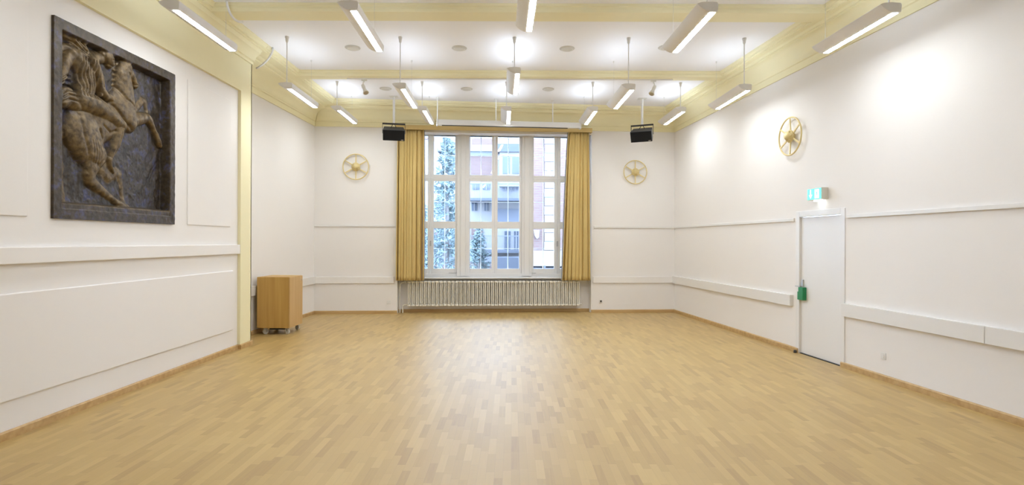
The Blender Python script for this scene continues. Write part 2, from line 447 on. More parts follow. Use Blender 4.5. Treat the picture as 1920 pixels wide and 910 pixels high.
bbox('trim_22', .01, S0 - .07, -.03, .002, .69, .84, 'wall')
bbox('trim_23', S1 + .04, LEN - .01, -.03, .002, .69, .84, 'wall')
d_ = (A - LR0).normalized(); nn_ = Vector((d_.y, -d_.x))
p0 = LR0 + d_ * .03; p1 = A - d_ * .01
struct('trim_24', MB().prism([tuple(p0), tuple(p0 + nn_ * .05), tuple(p1 + nn_ * .05), tuple(p1)], .685, .85), M['trunk'], bevel=.004)
bbox('trim_25', S0, S1, .06, .26, .79, .82, 'sill', .006)          # window sill board

# ================================================================== DOOR
d0 = struct('door_1', MB().box(.02, .06, DY0 - DY0 + .004, (DY1 - DY0) / DR.y - .004, .012, 2.022, rwm(DY0)), M['doorp'], bevel=.003)
DW = (DY1 - DY0) / DR.y
cs = MB()
mx = rwm(DY0)
cs.box(-.012, .06, -.085, 0, 0, 2.115, mx); cs.box(-.012, .06, DW, DW + .085, 0, 2.115, mx); cs.box(-.012, .06, 0, DW, 2.03, 2.115, mx)
cs.build('door_casing', M['doorp'], d0, bevel=.004)
h = MB()
h.box(-.004, .02, DW - .075, DW - .04, .97, 1.10, mx)
h.box(-.05, -.035, DW - .07, DW + .045, .992, 1.008, mx); h.box(-.05, .02, DW - .062, DW - .046, .992, 1.008, mx)
ho = h.build('door_handle', M['chrome'], d0, bevel=.003); ho['label'] = 'steel lever handle on a narrow plate'
st = MB().box(.0, .06, 0, DW, 0, .010, mx).build('threshold', M['dark'], d0)
g = thing('door_alarm_box', 'small green emergency alarm box under the handle of the white door', 'alarm box', rwm(DY1 - .06) @ Matrix.Translation((.018, 0, .80)))
MB().box(-.062, 0, -.075, .035, 0, .19).build('case', M['green'], g, bevel=.006)
MB().box(-.050, .0, .036, .075, .0, .12).build('latch_cover', M['green'], g, bevel=.004)
mb = MB().box(-.048, -.002, .036, .055, .125, .18).build('latch', M['plastic'], g, bevel=.003); mb['label'] = 'white latch'
ds = MB().lathe([(.0, 0), (.022, 0), (.024, .01), (.020, .04), (.0, .045)], 16)
tag(ds.build('door_stop', M['blackp'], smooth=True), 'small dark door stop on the floor by the hinge edge of the door', 'door stop').location = (xr(DY1 + .03) - .05, DY1 + .03, 0)

# ================================================================== EXIT SIGN
sy = rwy(1553)
ex = thing('exit_sign', 'illuminated green exit sign with white down arrow and door over the white door', 'exit sign', rwm(sy) @ Matrix.Translation((0, 0, 2.25)))
MB().box(-.10, 0, 0, .31, 0, .165).build('case', M['signbox'], ex, bevel=.004)
MB().box(-.106, -.101, .006, .304, .008, .157).build('green_panel', M['signg'], ex)
def sgn(poly): # polygon in (y measured from far end, z) on the panel face
    return [(-.108, .304 - a, b) for a, b in poly], [(-.106, .304 - a, b) for a, b in poly]
ar = MB(); ar.loft(*sgn([(.062, .145), (.082, .145), (.082, .075), (.108, .075), (.072, .022), (.036, .075), (.062, .075)])); ar.build('arrow', M['signw'], ex)
dr = MB()
dr.loft(*sgn([(.165, .145), (.255, .145), (.255, .02), (.165, .02)])); dr.build('door_pictogram', M['signw'], ex)
mn = MB()
def sg2(poly): return [(-.1092, .304 - a, b) for a, b in poly], [(-.108, .304 - a, b) for a, b in poly]
mn.loft(*sg2([(.208 + .009 * math.cos(k), .122 + .009 * math.sin(k)) for k in np.linspace(0, 5.6, 9)]))
mn.loft(*sg2([(.198, .108), (.216, .110), (.222, .072), (.204, .070)]))
mn.loft(*sg2([(.204, .072), (.214, .072), (.196, .034), (.186, .036)])); mn.loft(*sg2([(.212, .072), (.222, .072), (.240, .048), (.232, .042)]))
mn.loft(*sg2([(.200, .106), (.202, .098), (.182, .088), (.180, .094)])); mn.loft(*sg2([(.216, .106), (.218, .098), (.236, .092), (.236, .099)]))
mn.build('running_figure', M['signg'], ex)
MB().box(-.085, -.03, .06, .20, -.022, -.001).build('lamp_lens', M['signlamp'], ex, bevel=.004)

# ================================================================== WINDOW
wn = bpy.data.objects.new('window_1', None); COL.objects.link(wn); wn.matrix_world = BWM; wn['kind'] = 'structure'
NWD = .36                                        # depth of the sash plane behind the wall face
def sx(px): return bw(px, 380, NWD)[0]
def sz(py, px=927): return bw(px, py, NWD)[1]
ZR = [sz(504), sz(429), sz(416), sz(341), sz(329), sz(253)]
zb, zt = sz(518), ZN
fm = MB()
groups = [(sx(758), sx(857)), (sx(880), sx(978)), (sx(997.5), sx(1097))]
piers = [(S0, sx(758)), (sx(857), sx(880)), (sx(978), sx(997.5)), (sx(1097), S1)]
for a_, b_ in piers: fm.box(a_, b_, NWD - .05, NWD + .12, zb, zt)
for a_, b_ in piers[1:3]: c_ = (a_ + b_) / 2; fm.box(c_ - .055, c_ + .055, NWD - .075, NWD, zb, zt)
fm.box(S0, S1, NWD - .03, NWD + .12, zb - .02, zb + .06); fm.box(S0, S1, NWD - .03, NWD + .12, sz(251), zt)
fm.box(S0, S1, NWD - .02, NWD + .12, sz(336.5), sz(334))
fm.build('window_frame', M['frame'], wn, bevel=.006)
MB().box(S0 + .01, S1 - .01, NWD - .045, NWD + .1, zb - .055, zb - .02).build('seal_strip', M['gasket'], wn)['label'] = 'dark blue seal strip'
MB().box(S0, S1, .24, NWD + .12, .80, zb - .055).build('sill_board', M['sill'], wn)
for gi, (ga, gb) in enumerate(groups):
    mid = (ga + gb) / 2
    hw = {0: (802, 813.5, 853), 1: (922, 933, 973.5), 2: (1039, 1050.7, 1090)}[gi]
    lo = {0: 762, 1: 881.5, 2: 1000.5}[gi]
    pan = [(sx(lo), sx(hw[0])), (sx(hw[1]), sx(hw[2]))]
    m_ = (pan[0][1] + pan[1][0]) / 2
    halves = [(ga, m_, *pan[0]), (m_, gb, *pan[1])]
    for (a_, b_, g0, g1) in halves:
        for (z0, z1, rows) in ((zb + .035, sz(335.6), [(ZR[0], ZR[1]), (ZR[2], ZR[3])]), (sz(334.6), sz(251), [(ZR[4], ZR[5])])):
            f_ = MB(); y0, y1 = NWD - .015, NWD + .035
            f_.box(a_ + .002, g0, y0, y1, z0, z1); f_.box(g1, b_ - .002, y0, y1, z0, z1)
            zz = [z0] + [q for r_ in rows for q in r_] + [z1]
            for k in range(0, len(zz), 2): f_.box(g0, g1, y0, y1, zz[k], zz[k + 1])
            so = f_.build('window_sash', M['frame'], wn, bevel=.004)
            for r0, r1 in rows:
                MB().box(g0 - .005, g1 + .005, NWD + .008, NWD + .014, r0 - .005, r1 + .005).build('pane', M['glass'], so)
                c_ = (g0 + g1) / 2
                if g1 - g0 > .2:
                    q = MB(); yb0, yb1 = NWD + .13, NWD + .16
                    q.box(c_ - .008, c_ + .008, yb0, yb1, r0 - .02, r1 + .02)
                    q.box(g0 - .03, g1 + .03, yb0, yb1, r0 + (r1 - r0) * .50 - .006, r0 + (r1 - r0) * .50 + .006)
                    q.build('outer_glazing_bar', M['frame'], so)
    # espagnolette lever at the foot and a catch on the meeting stile
    if gi != 1:
        lv = MB(); xc = sx(850) if gi == 0 else sx(997)
        lv.box(xc - .10 + (.06 if gi else 0), xc + .10, NWD - .05, NWD - .035, zb + .07, zb + .085)
        lv.build('window_lever', M['chrome'], wn, bevel=.003)
        kx = m_; MB().box(kx - .018, kx + .018, NWD - .04, NWD - .015, sz(462), sz(452)).build('window_catch', M['chrome'], wn, bevel=.003)

# ================================================================== PELMET, CURTAINS
pa, pb = bw(742, 240, -.17)[0], bw(1110.5, 245, -.17)[0]
pz0, pz1 = 4.165, 4.265
pl = MB().box(pa, pb, -.17, -.145, pz0, pz1); pl.box(pa, pb, -.145, -.002, pz1 - .02, pz1); pl.box(pb - .02, pb, -.145, -.002, pz0, pz1 - .02); pl.box(pa, pa + .02, -.145, -.002, pz0, pz1 - .02)
po = pl.build('curtain_pelmet', M['pelmet'], bevel=.003); po.matrix_world = BWM
tag(po, 'long ochre pelmet board across the top of the window', 'pelmet')
def curtain(name, label, top, bot, zt, zb, seed, folds, lining_side):
    root = thing(name, label, 'curtain', BWM)
    rnd = random.Random(seed)
    NU, NZ = folds * 14, 34
    wid = [rnd.uniform(.55, 1.5) for _ in range(folds)]; tot = sum(wid); cum = [0]
    for w_ in wid: cum.append(cum[-1] + w_ / tot)
    amp = [rnd.uniform(.6, 1.15) for _ in range(folds)]; drift = [rnd.uniform(-.25, .25) for _ in range(folds)]
    vs = []; fs = []
    for j in range(NZ + 1):
        t = j / NZ                                   # 0 top, 1 bottom
        z = zt + (zb - zt) * t
        for i in range(NU + 1):
            u = i / NU; k = min(folds - 1, i // 14); q = (i - k * 14) / 14
            uu = cum[k] + (cum[k + 1] - cum[k]) * q
            ph = 2 * math.pi * q
            a0 = .056 * amp[k] * (.55 + .45 * min(1, t * 3))
            y = -.075 - a0 * math.cos(ph) + .012 * math.sin(3 * ph + drift[k] * 9 + t * 2)
            x = top[0] + (bot[0] - top[0]) * t ** .8 + uu * ((top[1] - top[0]) * (1 - t ** .8) + (bot[1] - bot[0]) * t ** .8) + .020 * math.sin(ph) * (1 if 0 < k < folds - 1 else .3) + drift[k] * .02 * math.sin(t * 2.6) * math.sin(math.pi * q)
            if t > .93: y += .004
            vs.append((x, y, z + .006 * math.cos(ph) * (t > .99)))
    w_ = NU + 1
    for j in range(NZ):
        for i in range(NU): fs.append((j * w_ + i, j * w_ + i + 1, (j + 1) * w_ + i + 1, (j + 1) * w_ + i))
    mb = MB(); mb.v = vs; mb.f = fs
    o = mb.build('curtain_cloth', M['curtain'], root, smooth='all')
    sd = o.modifiers.new('thick', 'SOLIDIFY'); sd.thickness = .004
    # lining folded back at the window-side edge
    lv = []; lf = []
    for j in range(NZ + 1):
        t = j / NZ; z = zt + (zb - zt) * t
        e = (top[lining_side] + (bot[lining_side] - top[lining_side]) * t ** .8)
        s_ = 1 if lining_side == 1 else -1
        lv += [(e - s_ * .06, -.02, z), (e + s_ * .008 + s_ * .012 * math.sin(t * math.pi), -.025, z)]
    for j in range(NZ): lf.append((2 * j, 2 * j + 1, 2 * j + 3, 2 * j + 2))
    mb = MB(); mb.v = lv; mb.f = lf
    lo = mb.build('lining', M['lining'], root, smooth='all'); lo['label'] = 'grey lining edge'
    lo.modifiers.new('thick', 'SOLIDIFY').thickness = .004
    return root
f = lambda px, n=-.08: bw(px, 400, n)[0]
czb = bw(927, 526.5, -.08)[1]
curtain('curtain', 'ochre curtain bunched at the left side of the window', (f(745), f(795)), (f(743), f(795.5)), 4.18, czb, 4, 8, 1)
curtain('curtain', 'ochre curtain bunched at the right side of the window', (f(1065), f(1103)), (f(1054), f(1107)), 4.18, czb, 11, 8, 0)

# ================================================================== RADIATOR
r0_, r1_ = bw(763.5, 550, .05)[0], bw(1087.5, 550, .05)[0]
rz0, rz1 = bw(927, 574.5, -.0)[1], bw(927, 527.5, .0)[1]
ra = thing('radiator', 'long cream column radiator in the niche below the window', 'radiator', BWM)
NC = 44; st_ = (r1_ - r0_) / NC
cm = MB()
for yy in (.035, .175):
    for xx in (-.020, .020):
        cm.tube([(xx, yy, rz0 + .02), (xx, yy, rz1 - .02)], .0125, 8)
cm.box(-.037, .037, .018, .192, rz1 - .04, rz1); cm.box(-.037, .037, .018, .192, rz0, rz0 + .04)
c0 = cm.build('column', M['rad'], ra, bevel=.008, smooth=True); c0.location.x = r0_ + st_ / 2
for i in range(1, NC):
    c = c0.copy(); COL.objects.link(c); c.parent = ra; c.location.x = r0_ + st_ * (i + .5)
hd = MB(); hd.box(r0_ + .005, r1_ - .005, .06, .15, rz1 - .04, rz1 - .012); hd.box(r0_ + .005, r1_ - .005, .06, .15, rz0 + .012, rz0 + .04)
hd.tube([(r1_ - .01, .1, rz0 + .028), (r1_ + .05, .1, rz0 + .028)], .014)
hd.build('header', M['rad'], ra)
for xx in (r0_ + .25, (r0_ + r1_) / 2, r1_ - .25):
    MB().box(xx - .012, xx + .012, .192, .236, rz0 + .1, rz1 - .1).build('wall_bracket', M['rad'], ra)
p1x, p2x = bw(749.5, 580, .08)[0], bw(755, 580, .08)[0]
pp = MB()
arc = [(r0_, .1, rz1 - .028), (r0_ - .07, .1, rz1 - .028)] + [(p1x + .10 - .10 * math.sin(a), .1, rz1 - .128 + .10 * math.cos(a)) for a in (0, .4, .8, 1.2, 1.5708)] + [(p1x, .1, .004)]
pp.tube(arc, .012, 8)
pp.build('flow_pipe', M['rad'], ra, smooth=True)
pp = MB(); pp.tube([(r0_, .1, rz0 + .028)] + [(p2x + .05 - .05 * math.sin(a), .1, rz0 - .022 + .05 * math.cos(a)) for a in (0, .5, 1, 1.5708)] + [(p2x, .1, .004)], .012, 8)
pp.build('return_pipe', M['rad'], ra, smooth=True)
vv = MB().tube([(r0_ - .05, .1, rz1 - .028), (r0_ - .05, .04, rz1 - .028), (r0_ - .05, .02, rz1 - .028)], [.018, .02, .024], 10)
vv.build('valve', M['chrome'], ra, smooth=True)

# ================================================================== GILDED WHEELS
def wheel_proto():
    root = thing('wheel_ornament', '', 'wall ornament')
    MB().torus(.286, .0125, 56, 10, Matrix.Translation((0, 0, .055))).build('rim', M['brass'], root, smooth='all')
    for k in range(6):
        a = R(90 + 60 * k)
        d = Vector((math.cos(a), math.sin(a), 0)); sd = Vector((-math.sin(a), math.cos(a), 0))
        p = d * .06 + Vector((0, 0, .045)); q = d * .282 + Vector((0, 0, .055))
        mb = MB(); w0, w1, t = .014, .011, .008
        mb.loft([p + sd * w0 - Vector((0, 0, t)), p + sd * w0 + Vector((0, 0, t)), p - sd * w0 + Vector((0, 0, t)), p - sd * w0 - Vector((0, 0, t))],
                [q + sd * w1 - Vector((0, 0, t)), q + sd * w1 + Vector((0, 0, t)), q - sd * w1 + Vector((0, 0, t)), q - sd * w1 - Vector((0, 0, t))])
        mb.build('spoke', M['brass'], root, bevel=.003)
    MB().lathe([(0, 0), (.055, 0), (.060, .012), (.05, .03), (.088, .04), (.098, .055), (.092, .07), (.072, .078), (.066, .10), (.048, .125), (.022, .138), (0, .14)], 24).build('hub', M['brass'], root, smooth='all')
    for k in range(6):
        a = R(60 * k + 60)
        MB().lathe([(0, -.02), (.014, -.014), (.02, 0), (.014, .014), (0, .02)], 10, Matrix.Translation((.068 * math.cos(a), .068 * math.sin(a), .082))).build('petal', M['brass'], root, smooth='all')
    return root
wp = wheel_proto()
def place_wheel(o, mx, label):
    o.matrix_world = mx; o['label'] = label; o['group'] = 'gilded wheels on the walls'
RX = Matrix.Rotation(R(90), 4, 'X')
s_, z_ = bw(667.3, 313, -.05)
place_wheel(wp, BWM @ Matrix.Translation((s_, -.001, z_)) @ RX, 'gilded six-spoke wheel on the far wall left of the window')
w2 = copy_tree(wp); s_, z_ = bw(1191.2, 323, -.05)
place_wheel(w2, BWM @ Matrix.Translation((s_, -.001, z_)) @ RX @ Matrix.Scale(.95, 4), 'gilded six-spoke wheel on the far wall right of the window')
w3 = copy_tree(wp); y_ = rwy(1480, .055); d = ray(1480, 256)
place_wheel(w3, rwm(y_) @ Matrix.Translation((-.001, 0, EYE + d.z * y_)) @ Matrix.Rotation(R(-90), 4, 'Z') @ RX, 'gilded six-spoke wheel on the right wall above the door')

# ================================================================== PENDANT LAMPS
LL = 1.24
def lamp_proto(drop):
    """origin at the ceiling end of the rod; body runs away along +y; drop = underside below the ceiling"""
    root = thing('pendant_lamp', '', 'pendant lamp')
    zb_ = -drop
    prof = [(-.115, .078), (-.09, .048), (-.055, .022), (-.015, .004), (.006, 0), (.088, 0), (.094, .022), (.098, .07), (.088, .092), (.0, .098), (-.07, .092)]
    prof = [(x - .0, z + zb_) for x, z in prof]
    MB().loft([(x, -.05, z) for x, z in prof], [(x, LL - .05, z) for x, z in prof]).build('housing', M['lampw'], root, bevel=.003, smooth=True)
    MB().box(.018, .078, -.02, LL - .075, zb_ - .003, zb_ + .001).build('diffuser', M['strip'], root)['label'] = 'glowing lower diffuser'
    MB().box(-.05, .07, .0, LL - .1, zb_ + .0985, zb_ + .1015).build('uplight_diffuser', M['uplit'], root)['label'] = 'glowing upper diffuser'
    MB().lathe([(0, 0), (.030, 0), (.030, -.02), (.024, -.03), (.020, -.075), (.008, -.095), (0, -.095)], 16).build('canopy', M['plastic'], root, smooth=True)
    MB().tube([(0, 0, -.09), (0, 0, zb_ + .095)], .0075, 8).build('rod', M['plastic'], root, smooth=True)
    MB().lathe([(0, 0), (.014, 0), (.012, -.03), (0, -.03)], 10, Matrix.Translation((0, LL - .14, 0))).build('ceiling_anchor', M['plastic'], root)
    MB().tube([(0, LL - .14, -.028), (0, LL - .14, zb_ + .095)], .0014, 5).build('wire', M['wire'], root)
    return root
rows = [('nearest', 5.62, [319, 651.5, 990, 1321.5, 1662.5], [.80, .80, .55, .80, .80]),
        ('middle', 8.50, [535.5, 748, 962, 1176, 1393], [.80, .80, .56, .80, .80]),
        ('farthest', 10.87, [630, 789.5, 948, 1109.5, 1274], [.575, .575, .575, .575, .575])]
pos5 = ['leftmost', 'second from the left', 'centre one', 'second from the right', 'rightmost']
protos = {}
DYAW = -R(0.9)
def put_lamp(x, y, drop, label, group):
    k = round(drop, 3)
    if k not in protos: o = protos[k] = lamp_proto(drop)
    else: o = copy_tree(protos[k])
    o.location = (x, y, ZC); o.rotation_euler = (0, 0, R(1.2)); o['label'] = label; o['group'] = group
for rn, D, pxs, drops in rows:
    for i, (px, dr_) in enumerate(zip(pxs, drops)):
        x = (px - 960) / FPX * D + (.013 if rn == 'nearest' else .01)
        put_lamp(x, D, dr_, 'white pendant strip lamp hanging in the %s row of five, %s' % (rn, pos5[i]), 'pendant strip lamps in rows')
for D in (2.74,):  # extra lamp row, added out of view to light the foreground
    for i, x in enumerate((-3.5, -1.73, .10, 1.95, 3.85)):
        put_lamp(x, D, .80, 'added white pendant strip lamp out of view, lighting the foreground', 'added pendant strip lamps out of view')

# ================================================================== CEILING FITTINGS
dp = thing('ceiling_disc', '', 'ceiling vent')
MB().lathe([(0, 0), (.118, 0), (.122, -.006), (.108, -.018), (.085, -.022), (0, -.024)], 28).build('plate', M['disc'], dp, smooth=True)
MB().torus(.088, .004, 28, 6, Matrix.Translation((0, 0, -.022))).build('ring', M['plastic'], dp, smooth='all')
discs = [(660, 8.97, 'second coffer, first from the left'), (860, 8.97, 'second coffer, second from the left'), (1062, 8.97, 'second coffer, third from the left'), (1247, 8.9, 'second coffer, partly behind the right lamp'),
         (722, 11.36, 'far coffer, beside the left spotlight'), (874, 11.36, 'far coffer, left of centre'), (1027, 11.36, 'far coffer, right of centre')]
for i, (px, D, w_) in enumerate(discs):
    o = dp if i == 0 else copy_tree(dp)
    o.location = ((px - 960) / FPX * D, D, ZC); o['label'] = 'round cream ceiling disc in the ' + w_; o['group'] = 'round discs on the white ceiling'
# track and two spotlights under the far edge of beam
ty = 10.31
tk = MB().box(at_y(651, 147, ty).x, at_y(1261, 147, ty).x, ty - .014, ty + .014, ZS - .022, ZS)
tag(tk.build('lighting_track', M['lampw'], bevel=.002), 'thin grey lighting track under the far yellow ceiling beam', 'lighting track')
def spot(px, flip, label):
    root = thing('spotlight', label, 'spotlight', (at_y(px, 150, ty).x, ty, ZS - .022), 'spotlights on the track'); s = flip
    MB().box(-.05, .05, -.016, .016, -.028, 0).build('adapter', M['plastic'], root, bevel=.003)
    MB().tube([(0, 0, -.028), (s * -.02, 0, -.07), (s * -.018, .0, -.12)], .012, 8).build('arm', M['plastic'], root, smooth=True)
    a = Vector((s * -.035, .03, -.10)); b = Vector((s * .045, -.05, -.26)); d = (b - a).normalized()
    MB().tube([a, a + d * .06, a + d * .10, a + d * .17, b, b + d * .003], [.030, .034, .028, .045, .056, .050], 16).build('lamp_head', M['plastic'], root, smooth=True)
    MB().tube([b + d * .002, b + d * .006], .044, 16).build('lens', M['chrome'], root)
spot(683, 1, 'small white track spotlight at the left, near the far corner')
spot(1225, -1, 'small white track spotlight at the right, near the far corner')

# ================================================================== LOUDSPEAKERS
def speaker(px, D, yaw, tilt, ztop, label, ptop):
    p = at_y(px, 232, D)
    root = thing('loudspeaker', label, 'loudspeaker', Matrix.Translation((p.x, D, ZC)), 'ceiling loudspeakers'); zt_ = ztop - ZC
    MB().tube([(0, 0, 0), (0, 0, zt_)], .026, 14).build('pole', M['plastic'], root, smooth=True)['label'] = 'white drop pole'
    MB().box(-.09, .09, -.07, .07, -.008, 0).build('ceiling_plate', M['plastic'], root, bevel=.002)
    mz = Matrix.Rotation(yaw, 4, 'Z')
    br = MB().box(-.24, .24, -.022, .022, zt_ - .028, zt_, mz)
    for sx_ in (-.236, .236): br.box(sx_ - .004, sx_ + .004, -.016, .016, zt_ - .22, zt_ - .02, mz)
    br.tube([mz @ Vector((-.02, 0, zt_ - .02)), mz @ Vector((-.07, -.03, zt_ - .12))], .007); br.tube([mz @ Vector((.02, 0, zt_ - .02)), mz @ Vector((.06, .02, zt_ - .12))], .007)
    br.build('bracket', M['darkmetal'], root)
    m2 = mz @ Matrix.Translation((0, 0, zt_ - .225)) @ Matrix.Rotation(tilt, 4, 'X')
    cb = MB(); h0 = .118
    cb.loft([m2 @ Vector(v) for v in ((-.23, -.12, -h0), (.23, -.12, -h0), (.23, -.12, h0), (-.23, -.12, h0))],
            [m2 @ Vector(v) for v in ((-.205, .14, -h0 * .8), (.205, .14, -h0 * .8), (.205, .14, h0), (-.205, .14, h0))])
    cb.build('cabinet', M['blackp'], root, bevel=.008)
    MB().box(-.222, .222, -.128, -.119, -h0 + .006, h0 - .006, m2).build('grille', M['black'], root, bevel=.004)
    MB().box(.15, .20, -.131, -.128, -h0 + .02, -h0 + .032, m2).build('badge', M['chrome'], root)
speaker(738.5, 12.0, R(12), R(27), 4.175, 'black loudspeaker on a white ceiling pole left of the window', 183)
speaker(1204, 12.1, R(-24), R(27), 4.185, 'black loudspeaker on a white ceiling pole right of the window', 178)

# ================================================================== PROJECTION SCREEN CASE
sa, sb = at_y(818, 231, 12.05), at_y(1089, 232, 12.35)
ss = (Vector((sb.x, 12.35)) - Vector((sa.x, 12.05))); sl = ss.length; ang = math.atan2(ss.y, ss.x)
scn = thing('projection_screen', 'long white projection screen case hanging on rods before the window', 'projection screen', Matrix.Translation((sa.x, 12.05, 4.20)) @ Matrix.Rotation(ang, 4, 'Z'))
MB().box(0.03, sl - .03, -.055, .055, -.052, .068).build('case', M['plastic'], scn, bevel=.01)
for a_, b_ in ((0, .03), (sl - .03, sl)): MB().box(a_, b_, -.06, .06, -.065, .072).build('end_cap', M['plastic'], scn, bevel=.006)
MB().box(.12, sl - .3, -.045, -.01, -.064, -.050).build('screen_slot', M['dark'], scn)['label'] = 'dark slot along the underside'
for px in (822, 930, 1037):
    x_ = (at_y(px, 200, 12.2).x - sa.x) / math.cos(ang)
    MB().tube([(x_, 0, .06), (x_, 0, ZC - 4.20)], .011, 8).build('hanging_rod', M['plastic'], scn, smooth=True)
    MB().lathe([(0, 0), (.03, 0), (.03, -.012), (0, -.012)], 12, Matrix.Translation((x_, 0, ZC - 4.20))).build('ceiling_mount', M['plastic'], scn)

# ================================================================== CABLE LOOPS
cb = MB()
def bez(p, q, r_, s, n_=16):
    return [p * (1 - t) ** 3 + q * 3 * t * (1 - t) ** 2 + r_ * 3 * t * t * (1 - t) + s * t ** 3 for t in [k / n_ for k in range(n_ + 1)]]
a_ = at_y(425.5, 3, 7.22); b_ = at_y(455, 41.5, 7.46); c_ = at_y(438, 43, 7.30); e_ = at_y(427, 22, 7.14)
cb.tube(bez(a_, e_, c_, b_), .015, 8)
a_ = at_y(512, 90, 8.98); b_ = at_y(480.5, 128.5, 9.0)
mid1 = at_y(509, 108, 8.97); mid2 = at_y(496, 121, 8.98)
tag(cb.build('cable', M['cable'], smooth='all'), 'white cable loop hanging under the near yellow ceiling beam', 'cable', 'white cable loops')
cb = MB(); cb.tube(bez(a_, mid1, mid2, b_), .015, 8)
tag(cb.build('cable', M['cable'], smooth='all'), 'white cable loop hanging by the top of the yellow pilaster', 'cable', 'white cable loops')

# ================================================================== SOCKETS
def socket(mx, label, lit=False):
    root = thing('wall_socket', label, 'wall socket', mx)
    MB().box(-.04, .04, -.009, 0, -.04, .04).build('plate', M['plastic'], root, bevel=.003)
    MB().lathe([(0, 0), (.022, 0), (.022, .004), (0, .004)], 16, Matrix.Translation((0, -.009, 0)) @ Matrix.Rotation(R(90), 4, 'X')).build('insert', M['plastic'] if not lit else M['dark'], root)
s_, z_ = bw(729, 567); socket(BWM @ Matrix.Translation((s_, 0, z_)), 'white wall socket low on the far wall left of the radiator')
s_, z_ = bw(1126.5, 565); socket(BWM @ Matrix.Translation((s_, 0, z_)), 'white wall socket with dark insert on the far wall right of the radiator', True)
y_ = rwy(1657.5); d = ray(1657.5, 668); mx = rwm(y_) @ Matrix.Translation((0, 0, EYE + d.z * y_)) @ Matrix.Rotation(R(-90), 4, 'Z')
socket(mx, 'white wall socket below the trunking on the near right wall')

# ================================================================== WHEELED CABINET
cx0, cx1, cy0, cy1 = -4.46, -3.885, 9.80, 10.40
cab = thing('wheeled_cabinet', 'wooden cabinet on grey casters beside the yellow pilaster', 'cabinet', ((cx0 + cx1) / 2, (cy0 + cy1) / 2, 0))
hw_, hd_ = (cx1 - cx0) / 2, (cy1 - cy0) / 2
MB().box(-hw_, hw_ - .02, -hd_, hd_, .118, 1.012).build('body', M['beech'], cab, bevel=.003)
MB().box(hw_ - .019, hw_, -hd_ + .002, hd_ - .002, .12, 1.008).build('door', M['beechs'], cab, bevel=.003)['label'] = 'lighter wooden door'
MB().tube([(hw_, hd_ - .05, .93), (hw_ + .008, hd_ - .05, .93)], .010, 12).build('lock', M['chrome'], cab)
MB().box(-.12, .16, -.18, .05, .075, .1175).build('undertray', M['dark'], cab)
for ix, (a_, b_) in enumerate(((-hw_ + .12, -hd_ + .07), (hw_ - .07, -hd_ + .07), (-hw_ + .12, hd_ - .07), (hw_ - .07, hd_ - .07))):
    fk = MB().box(a_ - .028, a_ + .028, b_ - .028, b_ + .028, .110, .118)
    fk.box(a_ - .022, a_ - .017, b_ - .02, b_ + .03, .04, .112); fk.box(a_ + .017, a_ + .022, b_ - .02, b_ + .03, .04, .112)
    fo = fk.build('caster', M['chrome'], cab)
    MB().lathe([(.0, -.015), (.044, -.015), (.0495, -.008), (.0495, .008), (.044, .015), (0, .015)], 20,
               Matrix.Translation((a_, b_ + .012, .05)) @ Matrix.Rotation(R(-28 if ix % 2 else 32), 4, 'Z') @ Matrix.Rotation(R(90), 4, 'X')).build('wheel', M['rubber'], fo, smooth=True)

